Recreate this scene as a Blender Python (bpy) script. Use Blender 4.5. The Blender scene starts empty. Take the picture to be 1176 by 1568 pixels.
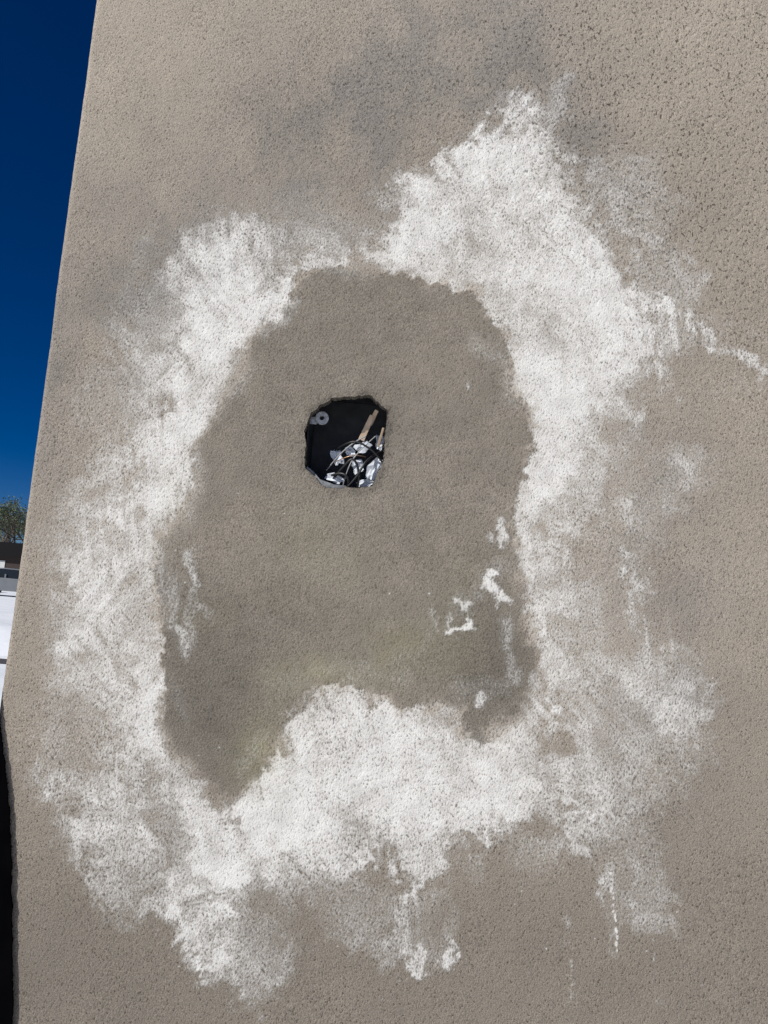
import bpy, math, random
import numpy as np
from mathutils import Matrix, Vector
random.seed(4); rng=np.random.default_rng(7)
D=0.81; F=1178.0; CAM=Vector((0.0,-D,1.5)); PITCH=6.5
def camrot(roll): return Matrix.Rotation(math.radians(90+PITCH),3,'X')@Matrix.Rotation(roll,3,'Z')
def unp(R,u,v,y=0.0):
    d=R@Vector(((u-588)/F,-(v-784)/F,-1.0)); t=(y+D)/d.y
    return CAM+d*t
best=min((abs(unp(camrot(r),145,0).x-unp(camrot(r),3,1040).x),r) for r in np.linspace(-.25,.25,5001))
ROLL=float(best[1]); R=camrot(ROLL); XE=unp(R,145,0).x
RN=np.array(R)
def W_(u,v,y=0.0): return unp(R,u,v,y)
def proj(P):
    L=(P-np.array(CAM))@RN
    return 588+F*L[:,0]/(-L[:,2]), 784-F*L[:,1]/(-L[:,2])

# ---------------- noise
def vnoise(x,y,scale,seed):
    x=x/scale; y=y/scale
    r=np.random.default_rng(seed); T=r.random((256,256)).astype(np.float32)
    xi=np.floor(x).astype(int); yi=np.floor(y).astype(int)
    fx=x-xi; fy=y-yi; fx=fx*fx*(3-2*fx); fy=fy*fy*(3-2*fy)
    a=T[xi&255,yi&255];b=T[(xi+1)&255,yi&255];c=T[xi&255,(yi+1)&255];d=T[(xi+1)&255,(yi+1)&255]
    return (a*(1-fx)+b*fx)*(1-fy)+(c*(1-fx)+d*fx)*fy-0.5
def fbm(x,y,scale,seed,o=4,g=.55):
    s=0;a=1;
    for i in range(o):
        ca,sa=math.cos(.7*i+.4),math.sin(.7*i+.4)
        s=s+a*vnoise(ca*x+sa*y+17.3*i,ca*y-sa*x-9.1*i,scale/2**i,seed+i); a*=g
    return s
# ---------------- SDF raster (positive inside)
GX0,GY0,GS=-200,-200,4
gx=np.arange(GX0,1376,GS,dtype=np.float32); gy=np.arange(GY0,1768,GS,dtype=np.float32)
GU,GV=np.meshgrid(gx,gy,indexing='ij')
def sdf(poly):
    n=len(poly); d2=np.full(GU.shape,1e12,np.float32); ins=np.zeros(GU.shape,bool)
    for i in range(n):
        x1,y1=poly[i]; x2,y2=poly[(i+1)%n]
        ex,ey=x2-x1,y2-y1; L=ex*ex+ey*ey+1e-9
        t=np.clip(((GU-x1)*ex+(GV-y1)*ey)/L,0,1)
        d2=np.minimum(d2,(GU-x1-t*ex)**2+(GV-y1-t*ey)**2)
        c=((y1>GV)!=(y2>GV))&(GU<(ex)*(GV-y1)/((ey) if abs(ey)>1e-9 else 1e-9)+x1)
        ins^=c
    d=np.sqrt(d2); return np.where(ins,d,-d)
def stroke(pts,w):
    d2=np.full(GU.shape,1e12,np.float32)
    for (x1,y1),(x2,y2) in zip(pts[:-1],pts[1:]):
        ex,ey=x2-x1,y2-y1; L=ex*ex+ey*ey+1e-9
        t=np.clip(((GU-x1)*ex+(GV-y1)*ey)/L,0,1)
        d2=np.minimum(d2,(GU-x1-t*ex)**2+(GV-y1-t*ey)**2)
    return w-np.sqrt(d2)
def samp(G,u,v):
    x=np.clip((u-GX0)/GS,0,G.shape[0]-1.001); y=np.clip((v-GY0)/GS,0,G.shape[1]-1.001)
    xi=x.astype(int); yi=y.astype(int); fx=x-xi; fy=y-yi
    return (G[xi,yi]*(1-fx)+G[xi+1,yi]*fx)*(1-fy)+(G[xi,yi+1]*(1-fx)+G[xi+1,yi+1]*fx)*fy
def ss(a,b,x):
    t=np.clip((x-a)/(b-a),0,1); return t*t*(3-2*t)

# ---------------- wall grid
step=0.0011
c=[W_(u,v) for u in (0,1176) for v in (0,1568)]
xmax=max(p.x for p in c)+.02; zmin=min(p.z for p in c)-.02; zmax=max(p.z for p in c)+.02
def grow(start,end,s0,f=1.35):
    out=[];p=start;s=s0;sg=1 if end>start else -1
    while True:
        s=min(s*f,.5); p=p+sg*s
        if (end-p)*sg<=s*.5: out.append(end);break
        out.append(p)
    return out
RAD=0.007
S1=list(np.arange(-0.02,xmax-XE,step))
left=grow(-0.02,-5.0,step)[::-1]; right=grow(S1[-1],7.0,step)
sarr=np.array(left+S1+right)
Z1=list(np.arange(zmin,zmax,step))
zarr=np.array(grow(zmin,0.0,step)[::-1]+Z1+grow(Z1[-1],3.1,step))
arc=RAD*math.pi/2
px=np.empty_like(sarr);py=np.empty_like(sarr);nx=np.empty_like(sarr);ny=np.empty_like(sarr)
for i,s in enumerate(sarr):
    if s<0: px[i],py[i],nx[i],ny[i]=XE,RAD-s,-1,0
    elif s<arc:
        a=s/RAD; px[i]=XE+RAD-RAD*math.cos(a); py[i]=RAD-RAD*math.sin(a); nx[i]=-math.cos(a); ny[i]=-math.sin(a)
    else: px[i],py[i],nx[i],ny[i]=XE+RAD+(s-arc),0,0,-1
NX,NZ=len(sarr),len(zarr)
PX=np.repeat(px,NZ);PY=np.repeat(py,NZ);NXv=np.repeat(nx,NZ);NYv=np.repeat(ny,NZ);PZ=np.tile(zarr,NX)
SS=np.repeat(sarr,NZ)
flat=np.stack([PX,np.minimum(PY,0.3),PZ],1)
U,V=proj(flat)
MX=SS*1000;MZ=PZ*1000
wu=U+fbm(U,V,60,11)*22+fbm(U,V,14,21)*16
wv=V+fbm(U,V,60,31)*22+fbm(U,V,14,41)*16
inner=[(545,400),(556,412),(575,420),(600,418),(615,426),(635,424),(655,436),(680,436),(700,450),(725,448),(742,472),(762,490),(768,520),(782,560),(788,595),(808,620),(810,650),(818,690),(800,745),(788,800),(795,860),(802,930),(822,990),(826,1050),(795,1090),(745,1128),(715,1122),(700,1092),(650,1080),(610,1090),(570,1062),(530,1045),(490,1058),(455,1092),(415,1140),(395,1185),(350,1238),(320,1200),(262,1156),(245,1110),(252,1040),(244,960),(236,880),(240,830),(275,795),(292,750),(300,690),(318,650),(345,600),(372,560),(380,515),(420,490),(445,455),(462,428),(500,412),(525,410)]
L=[]
def add(p,o,s): L.append((sdf(p),o,s))
def adds(p,w,o,s): L.append((stroke(p,w),o,s))
# upper right
add([(530,400),(570,370),(610,300),(640,270),(700,226),(760,180),(800,155),(840,200),(890,250),(910,300),(940,340),(960,400),(1000,470),(1020,540),(1030,600),(970,640),(940,680),(950,740),(890,800),(840,850),(795,880),(760,800),(780,740),(790,700),(780,640),(750,570),(730,500),(690,470),(640,450),(590,445)],.56,56)
add([(600,400),(620,320),(650,272),(700,228),(765,186),(810,190),(850,250),(880,330),(920,400),(970,480),(1005,570),(985,605),(900,625),(870,700),(830,780),(790,790),(780,740),(790,650),(760,560),(730,480),(640,445)],.64,40)
add([(760,186),(862,108),(888,122),(870,170),(845,235)],.38,22)
add([(880,240),(1000,235),(1042,300),(1015,350),(925,360)],.32,36)
adds([(960,310),(1015,300)],12,.35,24)
add([(935,390),(1045,380),(1092,460),(1066,530),(990,575)],.36,40)
adds([(1020,475),(1100,525),(1190,580)],8,.62,20); adds([(1050,400),(1095,480),(1190,530)],8,.28,28); adds([(990,560),(1060,600),(1130,590)],12,.15,30)
add([(935,630),(1010,680),(1112,692),(1100,735),(1045,770),(1015,835),(950,800),(920,720)],.34,36)
adds([(1015,700),(1050,720),(1020,760)],10,.3,22)
# left
add([(490,400),(440,450),(430,480),(395,530),(370,590),(335,640),(315,740),(300,790),(260,830),(260,930),(270,1040),(265,1110),(300,1180),(350,1240),(390,1200),(390,1340),(330,1390),(270,1330),(200,1240),(150,1200),(130,1130),(85,1000),(90,900),(115,760),(170,690),(200,600),(215,500),(280,420),(345,360),(420,370)],.46,80)
add([(480,415),(440,470),(400,520),(360,600),(320,680),(300,760),(250,840),(255,1000),(260,1120),(350,1245),(380,1290),(320,1340),(240,1220),(180,1080),(170,900),(205,740),(245,620),(280,500),(380,430)],.62,50)
adds([(462,425),(440,455),(395,495)],9,.75,14); adds([(385,480),(290,560)],14,.3,30); adds([(170,740),(130,880),(140,980)],18,.4,44); adds([(270,560),(250,640),(270,700)],12,.35,30)
add([(330,330),(470,350),(540,370),(470,430),(300,560),(200,700),(180,1200),(230,1350),(180,1405),(110,1300),(35,1180),(50,1080),(60,960),(65,800),(130,700),(105,600),(165,520),(220,385)],.30,60)
# bottom
add([(240,1130),(350,1225),(420,1130),(450,1080),(500,1035),(540,1025),(600,1065),(650,1055),(700,1080),(720,1105),(790,1075),(830,1055),(865,1130),(850,1220),(905,1290),(875,1310),(800,1262),(740,1300),(690,1322),(650,1370),(610,1350),(560,1310),(520,1350),(440,1340),(390,1360),(340,1390),(270,1300)],.66,50)
add([(350,1245),(430,1130),(500,1060),(560,1060),(640,1080),(720,1130),(800,1110),(830,1200),(740,1260),(660,1290),(560,1240),(450,1290),(360,1320)],.66,56)
add([(265,1280),(540,1310),(650,1360),(610,1485),(540,1465),(470,1380),(460,1505),(400,1560),(295,1490),(235,1380)],.36,32)
adds([(704,1405),(697,1478)],9,.7,8); adds([(645,1460),(642,1476)],10,.5,10); adds([(330,1470),(390,1535)],12,.4,22); adds([(350,1420),(420,1500)],16,.25,30)
add([(600,1350),(700,1380),(705,1480),(640,1475),(590,1440)],.30,28)
add([(740,1275),(870,1285),(835,1360),(780,1330)],.36,30)
# right lower
add([(790,840),(945,755),(990,850),(1005,980),(1075,1000),(1088,1120),(1062,1200),(1000,1260),(1020,1330),(1035,1440),(950,1425),(910,1330),(860,1210),(820,1060),(810,980),(780,900)],.36,44)
add([(785,830),(850,840),(885,1000),(850,1140),(800,1090),(815,990)],.46,44)
add([(850,990),(1000,990),(1070,1080),(1010,1190),(920,1260),(850,1200)],.24,60)
adds([(798,830),(800,900),(820,985)],4,.6,10); adds([(870,1060),(890,1180),(930,1260)],14,.3,34); adds([(970,1040),(1040,1130)],10,.25,30)
add([(90,1185),(180,1185),(285,1320),(318,1400),(308,1500),(255,1412),(165,1405),(100,1280)],.36,30)
adds([(265,1345),(285,1430),(310,1495)],6,.5,12); adds([(60,1150),(110,1260),(150,1370)],8,.3,18)
add([(300,320),(540,300),(645,265),(600,390),(540,400),(450,380),(250,420)],.26,60)
adds([(958,845),(970,900),(985,975)],3,.45,10)
adds([(880,1480),(873,1568)],1.5,.35,5); adds([(935,1330),(940,1410),(947,1465)],3,.4,8); adds([(995,1420),(1003,1560)],1,.25,5); adds([(860,1340),(872,1440)],3,.3,10); adds([(965,1300),(975,1400)],3,.25,10)
adds([(1010,1000),(1055,990),(1070,1010)],4,.3,12)
adds([(860,1190),(888,1300)],9,.65,16)
Wt=np.ones_like(U)
def streak(seed,th0,l,w):
    return fbm((U*math.cos(th0)+V*math.sin(th0))/l*w,(-U*math.sin(th0)+V*math.cos(th0)),w,seed,3,.6)
s1=streak(51,-.9,44,9); s2=streak(54,.9,44,9); s3=streak(58,1.5,44,8)
m12=ss(-.12,.12,vnoise(U,V,150,59)); m3=ss(0,.2,vnoise(U,V,170,60))
strk=(s1*m12+s2*(1-m12))*(1-m3)+s3*m3
smask=ss(-.05,.3,vnoise(U,V,120,65)+.05)
strk=strk*(.35+.65*smask)
film=fbm(wu,wv,34,71,6,.68)
blot=fbm(wu,wv,70,61,6,.66)
for G,o,s in L:
    d=samp(G,wu,wv)+film*min(s,50)*.85+strk*min(s,34)*.7
    Wt*=1-o*ss(-s*.55,s*.6,d)
Wh=1-Wt
Wh=Wh*(1.0+.50*blot+.28*strk)
for p,w,o,s in [([(905,850),(950,930),(960,980)],24,.5,40),([(985,720),(1010,700)],14,.5,22),([(385,1375),(420,1400)],22,.6,30),([(330,480),(350,500)],6,.5,30),([(640,395),(740,375)],10,.3,24),([(440,385),(520,395)],6,.3,20),
                ([(930,340),(905,300)],14,.4,30),([(590,340),(630,310)],8,.35,24),([(100,1090),(150,1190)],16,.35,40),([(700,1420),(760,1340)],22,.55,30),([(240,1260),(300,1340)],12,.45,22),([(330,760),(300,820)],5,.2,30),([(500,1230),(560,1260)],14,.25,44),
                ([(940,1080),(950,1200)],18,.25,50),([(250,1230),(290,1290)],8,.4,18),([(430,1440),(480,1400)],14,.45,24),([(930,700),(960,660)],8,.4,20),([(200,880),(225,1000)],6,.2,24),([(590,1330),(640,1400)],8,.3,20)]:
    Wh*=1-o*ss(-s*.5,s*.5,samp(stroke(p,w),wu,wv)+film*14)
eu=U+fbm(U,V,40,111)*15+fbm(U,V,9,121,3)*9; ev=V+fbm(U,V,40,131)*15+fbm(U,V,9,141,3)*9
dP=samp(sdf(inner),eu,ev)
soft=3+15*ss(-.1,.35,vnoise(U,V,110,71))
P=ss(-soft,soft,dP)
crust=np.exp(-((dP+3)/12)**2)*ss(-.25,.25,fbm(U,V,24,145,3)+.03)*(.4+.6*ss(400,760,U))
Wh=Wh*(1-P*.985)*(1-.35*crust)
haze=.34*ss(-34,8,-dP+34*fbm(U,V,46,151))*ss(-.05,.25,vnoise(U,V,90,155)+.10)
Wh=np.maximum(Wh,haze*P)
for p,w,o,s in [([(686,971),(722,955)],9,.95,9),([(703,921),(718,925)],6,.75,9),([(690,940),(684,975)],6,.75,8),([(757,885),(748,903),(772,912)],9,.95,8),([(762,905),(757,926)],5,.7,6),([(773,800),(770,835)],7,.75,9),
      ([(752,825),(757,830)],5,.6,8),([(725,1077),(742,1068)],6,.75,10),([(735,530),(775,560),(790,610)],14,.28,26),([(752,548),(756,552)],3,.5,5),([(711,589),(712,591)],5,.6,8),([(288,850),(295,890)],7,.6,14),([(300,930),(325,945)],6,.35,10),([(268,960),(284,1000)],9,.6,14),([(258,880),(262,950)],8,.5,16),
      ([(290,900),(290,990)],5,.45,16),([(240,830),(246,870)],10,.5,14),([(775,960),(785,1040)],12,.42,18),([(380,560),(330,620)],10,.34,34),([(300,690),(290,790)],10,.42,30),([(400,500),(440,465)],12,.5,22),
      ([(660,940),(668,975)],6,.45,12),([(440,1090),(480,1060)],5,.4,16),([(820,1040),(830,1070)],8,.6,12),([(700,930),(740,900),(770,870)],16,.28,30),([(600,1020),(650,1000),(660,960)],10,.2,30),([(700,1060),(780,1050)],14,.24,30),([(260,1040),(290,1100)],8,.22,26),([(430,1040),(520,1020),(620,1040)],10,.24,30),([(370,1180),(410,1120)],6,.3,18)]:
    Wh=np.maximum(Wh,o*ss(-s*.6,s*.6,samp(stroke(p,w),eu,ev)+film*4+strk*4))
for k in range(70):
    x=random.uniform(230,1100); y=random.uniform(700,1540); r=random.uniform(.8,1.9)
    I2=(np.abs(U-x)<6)&(np.abs(V-y)<6)
    Wh[I2]=np.maximum(Wh[I2],.7*ss(r+1,r-1,np.hypot(U[I2]-x,V[I2]-y)))
for x0,y0,dx,n_ in ((935,1335,.09,15),(876,1470,-.04,9),(1000,1440,.05,5)):
    for k in range(n_):
        y=y0+k*8.5+random.uniform(-4,4); x=x0+(y-y0)*dx+random.uniform(-1.5,1.5); ry=random.uniform(1.3,2.9)*(.7 if x0!=935 else 1); el=random.uniform(.35,.8)
        I2=(np.abs(U-x)<8)&(np.abs(V-y)<12); Wh[I2]=np.maximum(Wh[I2],(.9 if x0==935 else .55)*ss(ry+1,ry-1,np.hypot(U[I2]-x,(V[I2]-y)*el)))
Wh=np.clip(Wh,0,1)
def gauss(x,y,sx,sy,ang=0):
    a=math.radians(ang); dx=U-x; dy=V-y; p=dx*math.cos(a)+dy*math.sin(a); q=-dx*math.sin(a)+dy*math.cos(a)
    return np.exp(-(p/sx)**2-(q/sy)**2)
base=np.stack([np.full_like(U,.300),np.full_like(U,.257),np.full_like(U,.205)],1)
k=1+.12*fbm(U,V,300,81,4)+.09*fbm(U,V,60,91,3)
k*=1-.32*ss(900,1500,V); k*=1+.08*ss(300,0,V)  # light fall-off put into the wall colour: darker below, brighter at top
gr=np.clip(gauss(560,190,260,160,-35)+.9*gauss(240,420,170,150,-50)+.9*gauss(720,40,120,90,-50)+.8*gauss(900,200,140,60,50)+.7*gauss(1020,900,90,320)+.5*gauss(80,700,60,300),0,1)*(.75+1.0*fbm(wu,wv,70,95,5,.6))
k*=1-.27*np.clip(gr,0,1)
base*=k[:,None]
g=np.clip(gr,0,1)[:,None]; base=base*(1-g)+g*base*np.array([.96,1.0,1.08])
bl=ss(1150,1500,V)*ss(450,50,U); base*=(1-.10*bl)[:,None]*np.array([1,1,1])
pc=np.array([.205,.178,.143])*(1+.18*fbm(U,V,160,101,4)[:,None]+.16*fbm(U,V,25,105,3)[:,None])
dk=.28*gauss(330,1080,110,120)+.26*gauss(750,1000,80,120)+.12*gauss(400,950,150,60)-.08*gauss(620,560,140,80)
pc=pc*(1-dk)[:,None]
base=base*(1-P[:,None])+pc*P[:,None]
yel=np.clip(.8*gauss(620,1000,90,45)+.7*gauss(480,1030,70,28)+.8*gauss(405,1140,40,70,20)+.6*gauss(315,945,40,20)+.4*gauss(480,850,90,70)+.3*gauss(700,900,60,60)+.35*gauss(260,760,20,60),0,1)*(.75+.8*fbm(U,V,50,107))
yel=np.clip(yel,0,1)
coarse=np.clip(1.0*ss(600,950,U)*ss(620,150,V)+.35*ss(900,1050,U)*ss(1200,800,V)+.5*gauss(600,150,240,200)+.15,0,1)
hgt=0.0010*fbm(MX,MZ,120,201,3)+0.00026*fbm(MX,MZ,4.0,211,2)*(1-.35*P)
hgt+=0.0003*np.clip(Wh,0,1)+0.0008*P*0.7+0.0005*crust*P+.00015*strk*Wh
hgt+=0.0003*fbm(MX,MZ,22,221,2)
rd=fbm(U/9,(V+.18*U),7,261,2)
hgt+=.00032*P*rd*ss(0,.25,vnoise(U,V,70,265))
hgt-=0.0005*coarse*(1-P)*ss(.12,.3,vnoise(MX,MZ,3.4,231))
VX=PX+NXv*hgt;VY=PY+NYv*hgt;VZ=PZ.copy()
# ---------------- hole
hole_px=[(471,645),(476,632),(484,627),(489,620),(503,615),(508,609),(535,607),(568,605),(576,614),(586,622),(594,630),(592,645),(590,660),(588,700),(583,717),(577,727),(569,744),(545,747),(528,745),(520,748),(500,746),(490,740),(480,727),(467,718),(466,700),(469,680),(466,660)]
HP=np.array([(W_(u,v).x,W_(u,v).z) for u,v in hole_px])
pp=[]
for i in range(len(HP)):
    a=HP[i];b=HP[(i+1)%len(HP)]
    n=max(1,int(np.hypot(*(b-a))/.0025))
    for j in range(n): pp.append(a+(b-a)*j/n+rng.normal(0,.00045,2))
HP=np.array(pp)
def inpoly(x,z,Pn):
    ins=np.zeros(x.shape,bool)
    for i in range(len(Pn)):
        x1,y1=Pn[i];x2,y2=Pn[(i+1)%len(Pn)]
        e=(y2-y1) if abs(y2-y1)>1e-12 else 1e-12
        ins^=((y1>z)!=(y2>z))&(x<(x2-x1)*(z-y1)/e+x1)
    return ins
idx=np.arange(NX*NZ).reshape(NX,NZ)
cxm=(px[:-1]+px[1:])/2; czm=(zarr[:-1]+zarr[1:])/2
CXX,CZZ=np.meshgrid(cxm,czm,indexing='ij')
hb=(CXX>HP[:,0].min()-.01)&(CXX<HP[:,0].max()+.01)&(CZZ>HP[:,1].min()-.01)&(CZZ<HP[:,1].max()+.01)&((sarr[:-1]>arc)[:,None])
rem=np.zeros(CXX.shape,bool); rem[hb]=inpoly(CXX[hb],CZZ[hb],HP)
ii,jj=np.where(~rem)
faces=np.stack([idx[ii,jj],idx[ii+1,jj],idx[ii+1,jj+1],idx[ii,jj+1]],1)
bverts=set();bedges=[]
ri,rj=np.where(rem)
for i,j in zip(ri,rj):
    for di,dj,a,b in ((-1,0,(i,j),(i,j+1)),(1,0,(i+1,j+1),(i+1,j)),(0,-1,(i+1,j),(i,j)),(0,1,(i,j+1),(i+1,j+1))):
        if not rem[i+di,j+dj]: bedges.append((idx[a],idx[b])); bverts|={idx[a],idx[b]}
bl_=list(bverts)
A=HP;B=np.roll(HP,-1,0)
for v in bl_:
    p=np.array([PX[v],PZ[v]]); E=B-A; t=np.clip(((p-A)*E).sum(1)/((E**2).sum(1)+1e-15),0,1)
    q=A+E*t[:,None]; q=q[np.argmin(((q-p)**2).sum(1))]
    VX[v],VZ[v]=q; VY[v]+=0.0004
n0=NX*NZ; depths=[.0015,.006,.013]
newid={};ex=[];src=[]
for lv,dp in enumerate(depths):
    for v in bl_:
        newid[(lv,v)]=n0+len(ex); s=rng.normal(0,.0004,2)
        ex.append((VX[v]+s[0],VY[v]+dp,VZ[v]+s[1])); src.append(v)
ef=[]
for a,b in bedges:
    ef.append((a,b,newid[(0,b)],newid[(0,a)]))
    for lv in range(2): ef.append((newid[(lv,a)],newid[(lv,b)],newid[(lv+1,b)],newid[(lv+1,a)]))
co=np.concatenate([np.stack([VX,VY,VZ],1),np.array(ex)]); src=np.array(src)
allf=np.concatenate([faces,np.array(ef)])
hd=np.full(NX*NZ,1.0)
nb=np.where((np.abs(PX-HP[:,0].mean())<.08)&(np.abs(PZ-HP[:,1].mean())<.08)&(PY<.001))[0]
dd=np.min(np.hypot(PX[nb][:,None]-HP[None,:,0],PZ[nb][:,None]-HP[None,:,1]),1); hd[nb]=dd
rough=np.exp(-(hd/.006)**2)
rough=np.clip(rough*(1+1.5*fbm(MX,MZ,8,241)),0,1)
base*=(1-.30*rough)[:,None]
me=bpy.data.meshes.new("stucco_wall_sheet")
me.vertices.add(len(co)); me.vertices.foreach_set("co",co.astype(np.float32).ravel())
me.loops.add(len(allf)*4); me.loops.foreach_set("vertex_index",allf.astype(np.int32).ravel())
me.polygons.add(len(allf)); me.polygons.foreach_set("loop_start",np.arange(0,len(allf)*4,4,dtype=np.int32))
me.update(calc_edges=True)
me.polygons.foreach_set("use_smooth",np.ones(len(allf),bool))
def fa(name,arr,ext=None):
    e=arr[src] if ext is None else np.full(len(src),ext)
    at=me.attributes.new(name,'FLOAT','POINT'); at.data.foreach_set("value",np.concatenate([arr,e]).astype(np.float32))
fa("coat",Wh,0.0); fa("patch",P); fa("yellow",yel); fa("coarse",coarse); fa("raw",rough,1.0); fa("crust",crust)
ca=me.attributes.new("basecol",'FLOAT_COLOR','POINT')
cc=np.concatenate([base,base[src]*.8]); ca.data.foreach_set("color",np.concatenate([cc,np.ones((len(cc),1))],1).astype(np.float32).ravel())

# ---------------- node helper
class NT:
    def __init__(s,name):
        s.m=bpy.data.materials.new(name); s.m.use_nodes=True; s.t=s.m.node_tree; s.b=s.t.nodes["Principled BSDF"]
    def n(s,ty,**k):
        x=s.t.nodes.new(ty)
        for a,b in k.items(): setattr(x,a,b)
        return x
    def l(s,a,b): s.t.links.new(a,b)
    def set(s,sock,v):
        if isinstance(v,(int,float,tuple)): sock.default_value=v
        else: s.l(v,sock)
    def math(s,op,a,b=0.0,c=0.0,clamp=False):
        x=s.n("ShaderNodeMath",operation=op,use_clamp=clamp)
        s.set(x.inputs[0],a);s.set(x.inputs[1],b);s.set(x.inputs[2],c); return x.outputs[0]
    def mr(s,v,a,b,c=0.0,d=1.0):
        x=s.n("ShaderNodeMapRange",interpolation_type='SMOOTHSTEP')
        for i,q in enumerate((v,a,b,c,d)): s.set(x.inputs[i],q)
        return x.outputs[0]
    def mix(s,f,a,b,bt='MIX'):
        x=s.n("ShaderNodeMix",data_type='RGBA',blend_type=bt)
        s.set(x.inputs[0],f);s.set(x.inputs[6],a);s.set(x.inputs[7],b); return x.outputs[2]
    def noise(s,sc,det=2,rough=.5,vec=None,dist=0.0):
        x=s.n("ShaderNodeTexNoise"); x.inputs["Scale"].default_value=sc; x.inputs["Detail"].default_value=det; x.inputs["Roughness"].default_value=rough; x.inputs["Distortion"].default_value=dist
        if vec is None: vec=s.vec()
        s.l(vec,x.inputs["Vector"]); return x.outputs["Fac"]
    def vec(s):
        if not hasattr(s,'_v'): s._v=s.n("ShaderNodeTexCoord").outputs["Object"]
        return s._v
    def attr(s,nm,o="Fac"):
        return s.n("ShaderNodeAttribute",attribute_name=nm).outputs[o]
M=NT("stucco_render")
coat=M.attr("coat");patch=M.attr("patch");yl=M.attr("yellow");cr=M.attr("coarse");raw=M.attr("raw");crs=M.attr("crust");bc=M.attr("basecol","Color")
mp=M.n("ShaderNodeMapping"); mp.inputs["Rotation"].default_value=(0,math.radians(55),0); mp.inputs["Scale"].default_value=(1,1,.7); M.l(M.vec(),mp.inputs["Vector"]); av=mp.outputs[0]
n1=M.noise(520,1,.5,vec=av); n3=M.noise(1000,1,.6); n4=M.noise(45,4,.6); n5=M.noise(340,1,.5,vec=av,dist=.4)
pit_f=M.mr(n1,.38,.31)
pit_c=M.mr(n5,.38,.31)
pit_c=M.math('MULTIPLY',pit_c,cr)
notp=M.math('SUBTRACT',1.0,M.math('MULTIPLY',patch,.35))
pits=M.math('MAXIMUM',M.math('MULTIPLY',pit_f,.85),pit_c)
pits=M.math('MULTIPLY',pits,notp)
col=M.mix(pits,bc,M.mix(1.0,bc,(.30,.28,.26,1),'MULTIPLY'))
grain=M.mr(n3,.3,.7,.72,1.28)
gc=M.n("ShaderNodeCombineColor")
for i in range(3): M.l(grain,gc.inputs[i])
col=M.mix(1.0,col,gc.outputs[0],'MULTIPLY')
col=M.mix(M.math('MULTIPLY',yl,.32),col,(.27,.25,.12,1))
x=M.math('ADD',coat,M.math('MULTIPLY',M.math('SUBTRACT',n1,.5),1.5))
x=M.math('ADD',x,M.math('MULTIPLY',M.math('SUBTRACT',n4,.5),.50))
x=M.math('ADD',x,M.math('MULTIPLY',M.math('SUBTRACT',n3,.5),.8))
x=M.math('SUBTRACT',x,M.math('MULTIPLY',pit_c,.45))
st=M.mr(x,.14,1.02,0.0,.96)
f=M.math('ADD',M.math('MULTIPLY',st,.62),M.math('MULTIPLY',coat,.32))
gate=M.mr(coat,.0,.15)
f=M.math('MULTIPLY',f,gate)
wc=M.mix(M.mr(n4,.35,.65),(.62,.60,.56,1),(.72,.70,.655,1))
wc=M.mix(M.mr(coat,.15,.85),(.47,.455,.425,1),wc)
wc=M.mix(M.math('MULTIPLY',pit_f,.60),wc,(.28,.26,.235,1))
wc=M.mix(M.math('MULTIPLY',yl,.35),wc,(.55,.52,.36,1))
col=M.mix(f,col,wc)
col=M.mix(M.math('MULTIPLY',crs,M.mr(n1,.40,.58,.10,.70)),col,(.44,.385,.315,1))
M.l(col,M.b.inputs["Base Color"]); M.b.inputs["Roughness"].default_value=.85; M.b.inputs["Specular IOR Level"].default_value=.3
hh=M.math('ADD',M.math('MULTIPLY',n1,1.1),M.math('MULTIPLY',n3,.45))
hh=M.math('MULTIPLY',hh,M.math('SUBTRACT',1.0,M.math('MULTIPLY',coat,.2)))
hh=M.math('SUBTRACT',hh,M.math('MULTIPLY',pit_c,.4))
hh=M.math('ADD',hh,M.math('MULTIPLY',f,.15))
hh=M.math('ADD',hh,M.math('MULTIPLY',raw,M.math('MULTIPLY',n5,1.4)))
bp=M.n("ShaderNodeBump"); bp.inputs["Strength"].default_value=.85; bp.inputs["Distance"].default_value=.0009
M.l(hh,bp.inputs["Height"]); M.l(bp.outputs[0],M.b.inputs["Normal"])
me.materials.append(M.m)
def simple(name,c1,c2=None,sc=20,rough=.7,metal=0,bump=.0,bd=.001,spec=.5):
    m=NT(name); n=m.noise(sc,4,.6)
    m.l(m.mix(m.mr(n,.3,.7),c1+(1,),(c2 or tuple(q*.7 for q in c1))+(1,)),m.b.inputs["Base Color"])
    m.b.inputs["Roughness"].default_value=rough; m.b.inputs["Metallic"].default_value=metal; m.b.inputs["Specular IOR Level"].default_value=spec
    if bump:
        b=m.n("ShaderNodeBump"); b.inputs["Strength"].default_value=bump; b.inputs["Distance"].default_value=bd
        m.l(n,b.inputs["Height"]); m.l(b.outputs[0],m.b.inputs["Normal"])
    return m.m
col_=bpy.context.scene.collection
def link(o,parent=None):
    col_.objects.link(o)
    if parent: o.parent=parent
    return o
def empty(name):
    return link(bpy.data.objects.new(name,None))
def mesh(name,vs,fs,mat,parent=None,smooth=False):
    m=bpy.data.meshes.new(name); m.from_pydata([tuple(v) for v in vs],[],fs); m.update()
    ms=mat if isinstance(mat,list) else [mat]
    for q in ms: m.materials.append(q)
    if smooth:
        for p in m.polygons: p.use_smooth=True
    return link(bpy.data.objects.new(name,m),parent)
BF=[(0,3,2,1),(4,5,6,7),(0,1,5,4),(1,2,6,5),(2,3,7,6),(3,0,4,7)]
def boxv(a,b):
    x0,y0,z0=a;x1,y1,z1=b
    return [(x0,y0,z0),(x1,y0,z0),(x1,y1,z0),(x0,y1,z0),(x0,y0,z1),(x1,y0,z1),(x1,y1,z1),(x0,y1,z1)]
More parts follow.
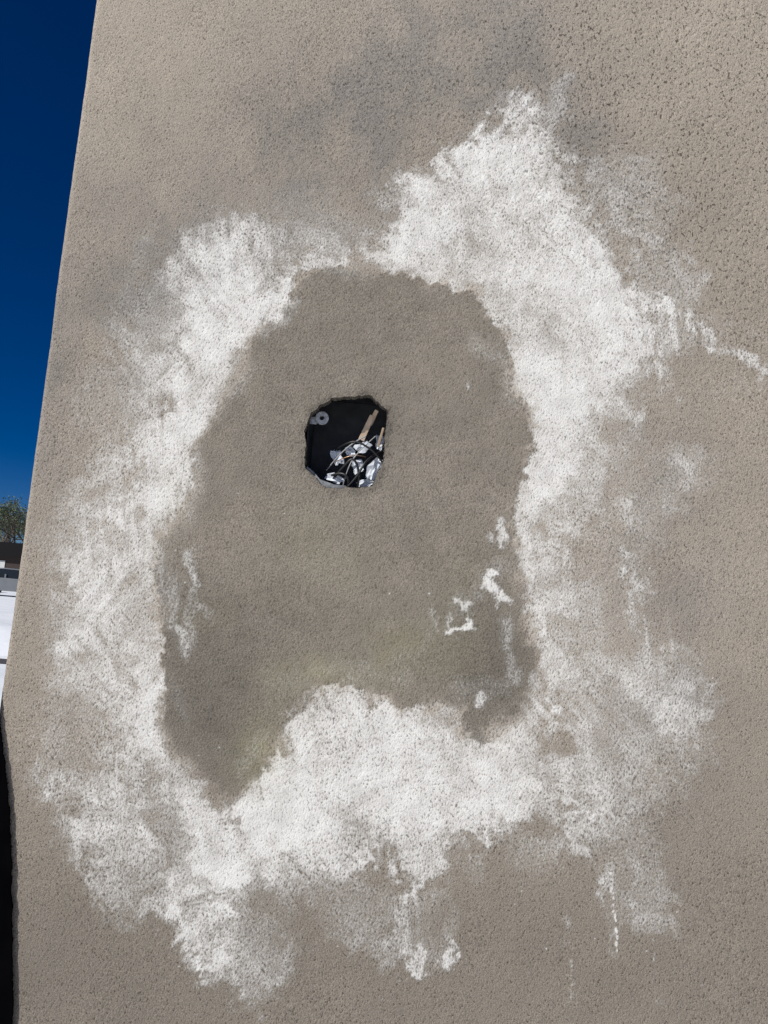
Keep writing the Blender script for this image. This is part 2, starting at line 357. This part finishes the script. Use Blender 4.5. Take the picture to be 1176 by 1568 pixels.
def boxes(name,lst,mat,parent=None,bev=0):
    vs=[];fs=[]
    for a,b in lst:
        o=len(vs); vs+=boxv(a,b); fs+=[tuple(i+o for i in f) for f in BF]
    ob=mesh(name,vs,fs,mat,parent)
    if bev:
        md=ob.modifiers.new("b",'BEVEL'); md.width=bev; md.segments=2
    return ob
house=empty("stucco_house")
link(bpy.data.objects.new("wall",me),house)
dark=simple("dark_cavity",(.03,.028,.025),rough=.9)
metal_cap=simple("coping_metal",(.25,.24,.22),rough=.5,metal=.3)
XR=XE+RAD+7.0-arc
boxes("core",[((XE+.03,.16,0),(XR-.02,5.0,3.05))],dark,house)
boxes("coping",[((XE-.02,-.02,3.1),(XR,5.0,3.14))],metal_cap,house,.004)

# ---------------- electrical box + contents
gal=simple("dark_box_steel",(.05,.052,.055),(.024,.024,.027),60,.55,.3)
ebox=empty("electrical_box")
h0=W_(459,760,.0);h1=W_(600,596,.0)
xa,xb=h0.x,h1.x; za,zb=h0.z,h1.z; t=.0015; y0=.0145;y1=.070
boxes("shell",[((xa,y0,za),(xa+t,y1,zb)),((xb-t,y0,za),(xb,y1,zb)),((xa+t,y0,zb-t),(xb-t,y1,zb)),((xa+t,y0,za),(xb-t,y1,za+t)),((xa,y1,za),(xb,y1+t,zb))],gal,ebox)
tabm=simple("zinc_tab",(.50,.51,.52),(.26,.26,.27),300,.5,.2)
def tab(u,v,y,r):
    c=W_(u,v,y); vs=[];fs=[];N=28
    for ring,(rr,yy) in enumerate([(r,0),(r,.0015),(r*.93,-.0006),(r*.36,-.0006),(r*.30,.004)]):
        for k in range(N):
            a=2*math.pi*k/N; vs.append((c.x+rr*math.cos(a),c.y+yy,c.z+rr*math.sin(a)))
    def br(a,b): 
        for k in range(N): fs.append((a*N+k,a*N+(k+1)%N,b*N+(k+1)%N,b*N+k))
    br(1,0);br(0,2);br(2,3);br(3,4)
    mesh("screw_tab",vs,fs,tabm,ebox)
tab(493,640,.016,.0075)
boxes("tab_arm",[((W_(466,640,.017).x,.0170,W_(470,647,.017).z-.001),(W_(493,640,.017).x-.005,.0185,W_(470,642,.017).z+.003))],tabm,ebox)
ledge=simple("grey_plastic",(.34,.36,.38),(.2,.21,.22),200,.5)
pts=[W_(470,714,.010),W_(480,722,.010),W_(490,734,.010),W_(512,742,.010),W_(530,744,.010),W_(532,752,.012),W_(480,752,.012),W_(464,732,.012)]
pb=[p+Vector((0,.003,0)) for p in pts]
n=len(pts); mesh("plastic_rim",pts+pb,[tuple(range(n))[::-1],tuple(range(n,2*n))]+[(i,(i+1)%n,n+(i+1)%n,n+i) for i in range(n)],ledge,ebox)
paper=simple("crumpled_white_wrap",(.74,.77,.81),(.52,.55,.60),90,.9,0,.3,.0004,spec=.1)
from mathutils import noise as mn
wires=empty("electrical_wiring")
def crumple(name,u,v,y,sx,sy,sz,seed,rot):
    c=W_(u,v,y); r=random.Random(seed); nx_,nz_=6,6; vs=[]
    for i in range(nx_):
        for j in range(nz_):
            a=(i/(nx_-1)-.5)*2; b=(j/(nz_-1)-.5)*2
            edge=1+.45*mn.noise(Vector((a*1.5+seed*5,b*1.5,seed)))
            yy=sy*(.9*abs(mn.noise(Vector((a*1.1+seed,b*1.1,2.0*seed))))+.4*mn.noise(Vector((a*2.4+seed,b*2.4,seed))))
            X=a*sx*edge*(1-.25*b*b);Z=b*sz*edge*(1-.2*a*a)
            vs.append(c+Vector((X*math.cos(rot)-Z*math.sin(rot),-yy,X*math.sin(rot)+Z*math.cos(rot))))
    fs=[]
    for i in range(nx_-1):
        for j in range(nz_-1):
            q=(i*nz_+j,(i+1)*nz_+j,(i+1)*nz_+j+1,i*nz_+j+1)
            fs+= [(q[0],q[1],q[2]),(q[0],q[2],q[3])] if r.random()<.5 else [(q[0],q[1],q[3]),(q[1],q[2],q[3])]
    mesh(name,vs,fs,paper,wires)
for i,(u,v,y,a,b,c3,ro) in enumerate([(516,700,.030,.0060,.004,.0085,.3),(536,692,.034,.006,.004,.005,-.5),(555,685,.028,.009,.004,.006,.4),(575,718,.022,.0075,.004,.014,-.5),(547,714,.028,.006,.004,.008,.2),(511,732,.022,.011,.004,.0045,-.35),(581,678,.034,.005,.004,.008,.1),(560,740,.020,.009,.004,.004,.1)]):
    crumple("wrap_%d"%i,u,v,y,a,b,c3,i+1,ro)
def wire(name,pts,r,mat):
    cu=bpy.data.curves.new(name,'CURVE'); cu.dimensions='3D'; cu.bevel_depth=r; cu.bevel_resolution=3
    sp=cu.splines.new('NURBS'); sp.points.add(len(pts)-1); sp.order_u=3; sp.use_endpoint_u=True; sp.resolution_u=8
    for p,(u,v,y) in zip(sp.points,pts): w=W_(u,v,y); p.co=(w.x,w.y,w.z,1)
    cu.materials.append(mat); return link(bpy.data.objects.new(name,cu),wires)
blk=simple("black_insulation",(.010,.010,.011),rough=.45); cop=simple("copper",(.40,.25,.15),(.3,.18,.1),100,.35,.7)
gry=simple("grey_insulation",(.40,.39,.37),(.28,.28,.27),100,.5); tan=simple("tan_wood",(.58,.44,.32),(.40,.29,.19),90,.7)
wire("black_wire_1",[(500,745,.028),(525,715,.014),(542,698,.011),(552,728,.011),(546,752,.018)],.0013,blk)
wire("black_wire_2",[(588,690,.03),(562,700,.011),(548,730,.010),(528,750,.016)],.0012,blk)
wire("black_wire_3",[(512,690,.03),(530,678,.016),(550,675,.012),(583,700,.012),(592,720,.018)],.0011,blk)
wire("black_wire_4",[(508,728,.02),(524,722,.012),(536,736,.012),(532,752,.02)],.0014,blk)
wire("grey_wire_1",[(500,720,.03),(520,695,.016),(545,675,.014),(560,668,.018)],.0007,gry)
wire("grey_wire_2",[(525,745,.02),(532,715,.012),(550,690,.011),(575,668,.016)],.0006,gry)
wire("copper_wire_1",[(512,708,.02),(528,700,.012),(548,696,.012),(560,700,.02)],.0005,cop)
def strip(name,u1,v1,u2,v2,w,y,th=.0012):
    a=W_(u1,v1,y+.008);b=W_(u2,v2,y); d=(b-a).normalized(); s=Vector((d.z,0,-d.x)).normalized()*w/2; o=Vector((0,th,0))
    vs=[a-s,a+s,b+s*.85,b-s*.75,a-s+o,a+s+o,b+s*.85+o,b-s*.75+o]
    ob=mesh(name,vs,[(0,1,2,3),(7,6,5,4),(0,4,5,1),(1,5,6,2),(2,6,7,3),(3,7,4,0)],tan,wires); md=ob.modifiers.new("b",'BEVEL'); md.width=.0003
strip("tan_tag_1",553,674,570,636,.0070,.018); strip("tan_tag_2",566,650,577,628,.0055,.015); strip("tan_tag_3",579,684,587,655,.0030,.020)

# ---------------- made-up black board standing in for the shadow at the wall's lower left
bm_=simple("shade_board_black",(.0025,.0025,.003),(.0015,.0015,.002),30,1.0,0,.3,.001,spec=.0)
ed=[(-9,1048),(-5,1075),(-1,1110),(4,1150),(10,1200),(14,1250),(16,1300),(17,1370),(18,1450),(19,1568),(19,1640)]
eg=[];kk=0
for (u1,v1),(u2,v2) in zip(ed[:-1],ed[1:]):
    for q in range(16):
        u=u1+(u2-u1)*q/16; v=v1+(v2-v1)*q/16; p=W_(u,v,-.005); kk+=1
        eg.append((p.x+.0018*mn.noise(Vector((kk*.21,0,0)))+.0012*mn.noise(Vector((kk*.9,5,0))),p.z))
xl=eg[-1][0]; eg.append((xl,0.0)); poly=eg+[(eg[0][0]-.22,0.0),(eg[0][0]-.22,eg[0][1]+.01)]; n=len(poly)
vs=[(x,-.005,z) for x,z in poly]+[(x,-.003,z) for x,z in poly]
mesh("shade_board",vs,[tuple(range(n)),tuple(range(n,2*n))[::-1]]+[(i,n+i,n+(i+1)%n,(i+1)%n) for i in range(n)],bm_)

# ---------------- ground / background
snow=simple("snow",(.80,.82,.85),(.70,.73,.78),.8,.6,0,.6,.05)
g=2500
mesh("snow_ground",[(-g,-g,0),(g,-g,0),(g,g,0),(-g,g,0)],[(0,1,2,3)],snow)
def far(u,y,v=870): return W_(u,v,y)
vs=[];fs=[];nxb=120;nyb=14
for i in range(nxb):
    for j in range(nyb):
        x=-40+i*.5; y=13+j*.35; tt=j/(nyb-1)
        h=.42*math.sin(math.pi*tt)**.8*(1+.5*mn.noise(Vector((x*.5,y*.5,0))))+.05*mn.noise(Vector((x*2,y*2,3)))
        vs.append((x,y+.8*mn.noise(Vector((x*.2,0,5))),h if 0<j<nyb-1 else -.03))
for i in range(nxb-1):
    for j in range(nyb-1): a=i*nyb+j; fs.append((a,a+nyb,a+nyb+1,a+1))
mesh("snow_bank",vs,fs,snow,None,True)
asph=simple("asphalt",(.055,.055,.058),(.04,.04,.043),3,.85)
mesh("road",[(-60,11.6,.004),(40,11.6,.004),(40,12.3,.004),(-60,12.3,.004)],[(0,1,2,3)],asph)
def car(name,loc,rot,colr):
    e=empty(name); paint=simple(name+"_paint",colr,tuple(q*.9 for q in colr),3,.3,.2); glass=simple(name+"_glass",(.02,.025,.03),rough=.1); rub=simple(name+"_rubber",(.02,.02,.02),rough=.8); hub=simple(name+"_hub",(.4,.4,.42),rough=.3,metal=.8)
    low=[(-2.2,.3),(-2.25,.65),(-2.15,.9),(-1.2,1.0),(1.2,.98),(2.0,.85),(2.25,.62),(2.22,.3)]
    top=[(-1.75,.96),(-1.25,1.42),(-.6,1.5),(.3,1.47),(1.15,.98)]
    def ext(nm,pr,w,w2,mat,z0=0,bv=.05):
        n=len(pr); v=[(x,-(w if z<=1.0 else w2),z) for x,z in pr]+[(x,(w if z<=1.0 else w2),z) for x,z in pr]
        o=mesh(nm,v,[tuple(range(n))[::-1],tuple(range(n,2*n))]+[(i,(i+1)%n,n+(i+1)%n,n+i) for i in range(n)],mat,e)
        if bv: md=o.modifiers.new("b",'BEVEL'); md.width=bv; md.segments=3
    ext("body",low,.9,.9,paint); ext("cabin",top,.82,.62,glass,bv=.03)
    ext("roof",[(-1.3,1.41),(-1.22,1.47),(-.6,1.535),(.3,1.505),(.42,1.45),(-.6,1.47)],.66,.66,paint,bv=.015)
    for xx in (-1.75,-.45,.55):
        boxes("pillar",[((xx-.04,-.84,.95),(xx+.04,-.76,1.2)),((xx-.04,.76,.95),(xx+.04,.84,1.2))],paint,e,.01)
    for x in (-1.4,1.4):
        for y in (-.86,.86):
            for nm,r,w,mt in (("tyre",.33,.11,rub),("hub",.19,.12,hub)):
                N=28; v=[(x+r*math.cos(6.2832*k/N),y+s*w,.33+r*math.sin(6.2832*k/N)) for s in (-1,1) for k in range(N)]
                mesh(nm,v,[tuple(range(N)),tuple(range(N,2*N))[::-1]]+[(k,N+k,N+(k+1)%N,(k+1)%N) for k in range(N)],mt,e)
    boxes("lights",[((2.17,-.8,.62),(2.25,-.5,.74)),((2.17,.5,.62),(2.25,.8,.74))],hub,e,.01)
    e.location=loc; e.rotation_euler=(0,0,rot)
p=far(14,42); car("parked_car",(p.x+.6,42,0),.15,(.20,.21,.22))
p=far(4,46); car("parked_car.001",(p.x-3.2,46.5,0),.1,(.05,.06,.08))
sid=simple("dark_siding",(.035,.022,.018),rough=.8); rf=simple("dark_roof",(.012,.012,.013),rough=.95,spec=.1); wn=simple("window_glass",(.03,.04,.05),rough=.1); trim=simple("trim_white",(.6,.6,.58))
he=empty("dark_house"); p=far(10,62); hx=p.x-1; w=7
boxes("walls",[((hx-w,60,0),(hx+w,68,2.5))],sid,he)
mesh("roof",[(hx-w-.4,59.6,2.45),(hx+w+.4,59.6,2.45),(hx+w+.4,68.4,2.45),(hx-w-.4,68.4,2.45),(hx-w-.4,64,3.7),(hx+w+.4,64,3.7)],[(0,1,5,4),(2,3,4,5),(0,4,3),(1,2,5),(0,3,2,1)],rf,he)
boxes("windows",[((hx+k-.6,59.96,1.0),(hx+k+.6,59.99,2.1)) for k in (-5,-2,4.5)],wn,he)
boxes("trim",[((hx+k-.7,59.97,2.1),(hx+k+.7,59.995,2.2)) for k in (-5,-2,4.5)]+[((hx+k-.7,59.97,.9),(hx+k+.7,59.995,1.0)) for k in (-5,-2,4.5)],trim,he)
boxes("door",[((hx+.8,59.95,0),(hx+1.8,59.985,2.1))],trim,he)
bark=simple("bark",(.09,.075,.06),rough=.9); leaf=simple("leaf",(.07,.10,.05),(.10,.13,.06),.6,.7)
def tree(name,loc,H,seed):
    r=random.Random(seed); e=empty(name); vs=[];fs=[];lv=[];lf=[]
    def seg(a,b,ra,rb):
        o=len(vs); d=(b-a).normalized(); u=d.orthogonal().normalized(); v=d.cross(u)
        for pnt,rr in((a,ra),(b,rb)):
            for k in range(6):
                an=k*math.pi/3; vs.append(pnt+u*rr*math.cos(an)+v*rr*math.sin(an))
        for k in range(6): fs.append((o+k,o+(k+1)%6,o+6+(k+1)%6,o+6+k))
    def grow_(a,d,Ln,ra,lev):
        b=a+d*Ln; seg(a,b,ra,ra*.68)
        if lev>=3:
            for k in range(9):
                c=a.lerp(b,r.random()*1.2)+Vector((r.gauss(0,.35),r.gauss(0,.35),r.gauss(0,.3))); s=r.uniform(.05,.12)
                u=Vector((r.gauss(0,1),r.gauss(0,1),r.gauss(0,1))).normalized(); w=u.orthogonal().normalized(); o=len(lv)
                lv.extend([c-u*s,c+w*s*.6,c+u*s,c-w*s*.6]); lf.append((o,o+1,o+2,o+3))
        if lev<5:
            for k in range(r.choice((2,3,3))):
                nd=(d+Vector((r.gauss(0,.5),r.gauss(0,.5),r.gauss(.12,.3)))).normalized()
                grow_(a.lerp(b,r.uniform(.6,1)),nd,Ln*r.uniform(.62,.82),ra*.62,lev+1)
    grow_(Vector((0,0,0)),Vector((0,0,1)),H*.27,H*.022,0)
    mesh("branches",vs,fs,bark,e); mesh("leaves",lv,lf,leaf,e); e.location=loc
for k,(u,y,H) in enumerate([(22,74,11),(-6,78,13),(44,82,11),(-45,76,11),(2,90,12)]):
    p=far(u,y); tree("tree" if k==0 else "tree.%03d"%k,(p.x,y,0),H,k+3)

# ---------------- light
S=Vector((-.56,-.50,.66)).normalized()
sun=bpy.data.lights.new("sun",'SUN'); sun.energy=5.0; sun.angle=math.radians(.5); sun.color=(1,.975,.93)
so=link(bpy.data.objects.new("sun",sun)); so.rotation_euler=S.to_track_quat('Z','Y').to_euler()
w=bpy.data.worlds.new("World"); bpy.context.scene.world=w; w.use_nodes=True; t=w.node_tree
sk=t.nodes.new("ShaderNodeTexSky"); sk.sky_type='NISHITA'; sk.sun_disc=False
sk.sun_elevation=math.asin(S.z); sk.sun_rotation=math.atan2(S.x,S.y); sk.altitude=3000; sk.air_density=.8; sk.dust_density=.1; sk.ozone_density=5
hs=t.nodes.new("ShaderNodeHueSaturation"); hs.inputs["Saturation"].default_value=1.38; hs.inputs["Hue"].default_value=.512; hs.inputs["Value"].default_value=.95
bg=t.nodes["Background"]; t.links.new(sk.outputs[0],hs.inputs["Color"]); t.links.new(hs.outputs[0],bg.inputs[0]); bg.inputs[1].default_value=.05
cam=bpy.data.cameras.new("camera"); co_=link(bpy.data.objects.new("camera",cam)); cam.sensor_fit='VERTICAL'; cam.sensor_height=34.6; cam.lens=34.6*F/1568
cam.clip_start=.01; cam.clip_end=6000
co_.matrix_world=Matrix.Translation(CAM)@R.to_4x4(); bpy.context.scene.camera=co_
sc=bpy.context.scene; sc.view_settings.view_transform='Standard'; sc.view_settings.look='None'; sc.view_settings.exposure=0
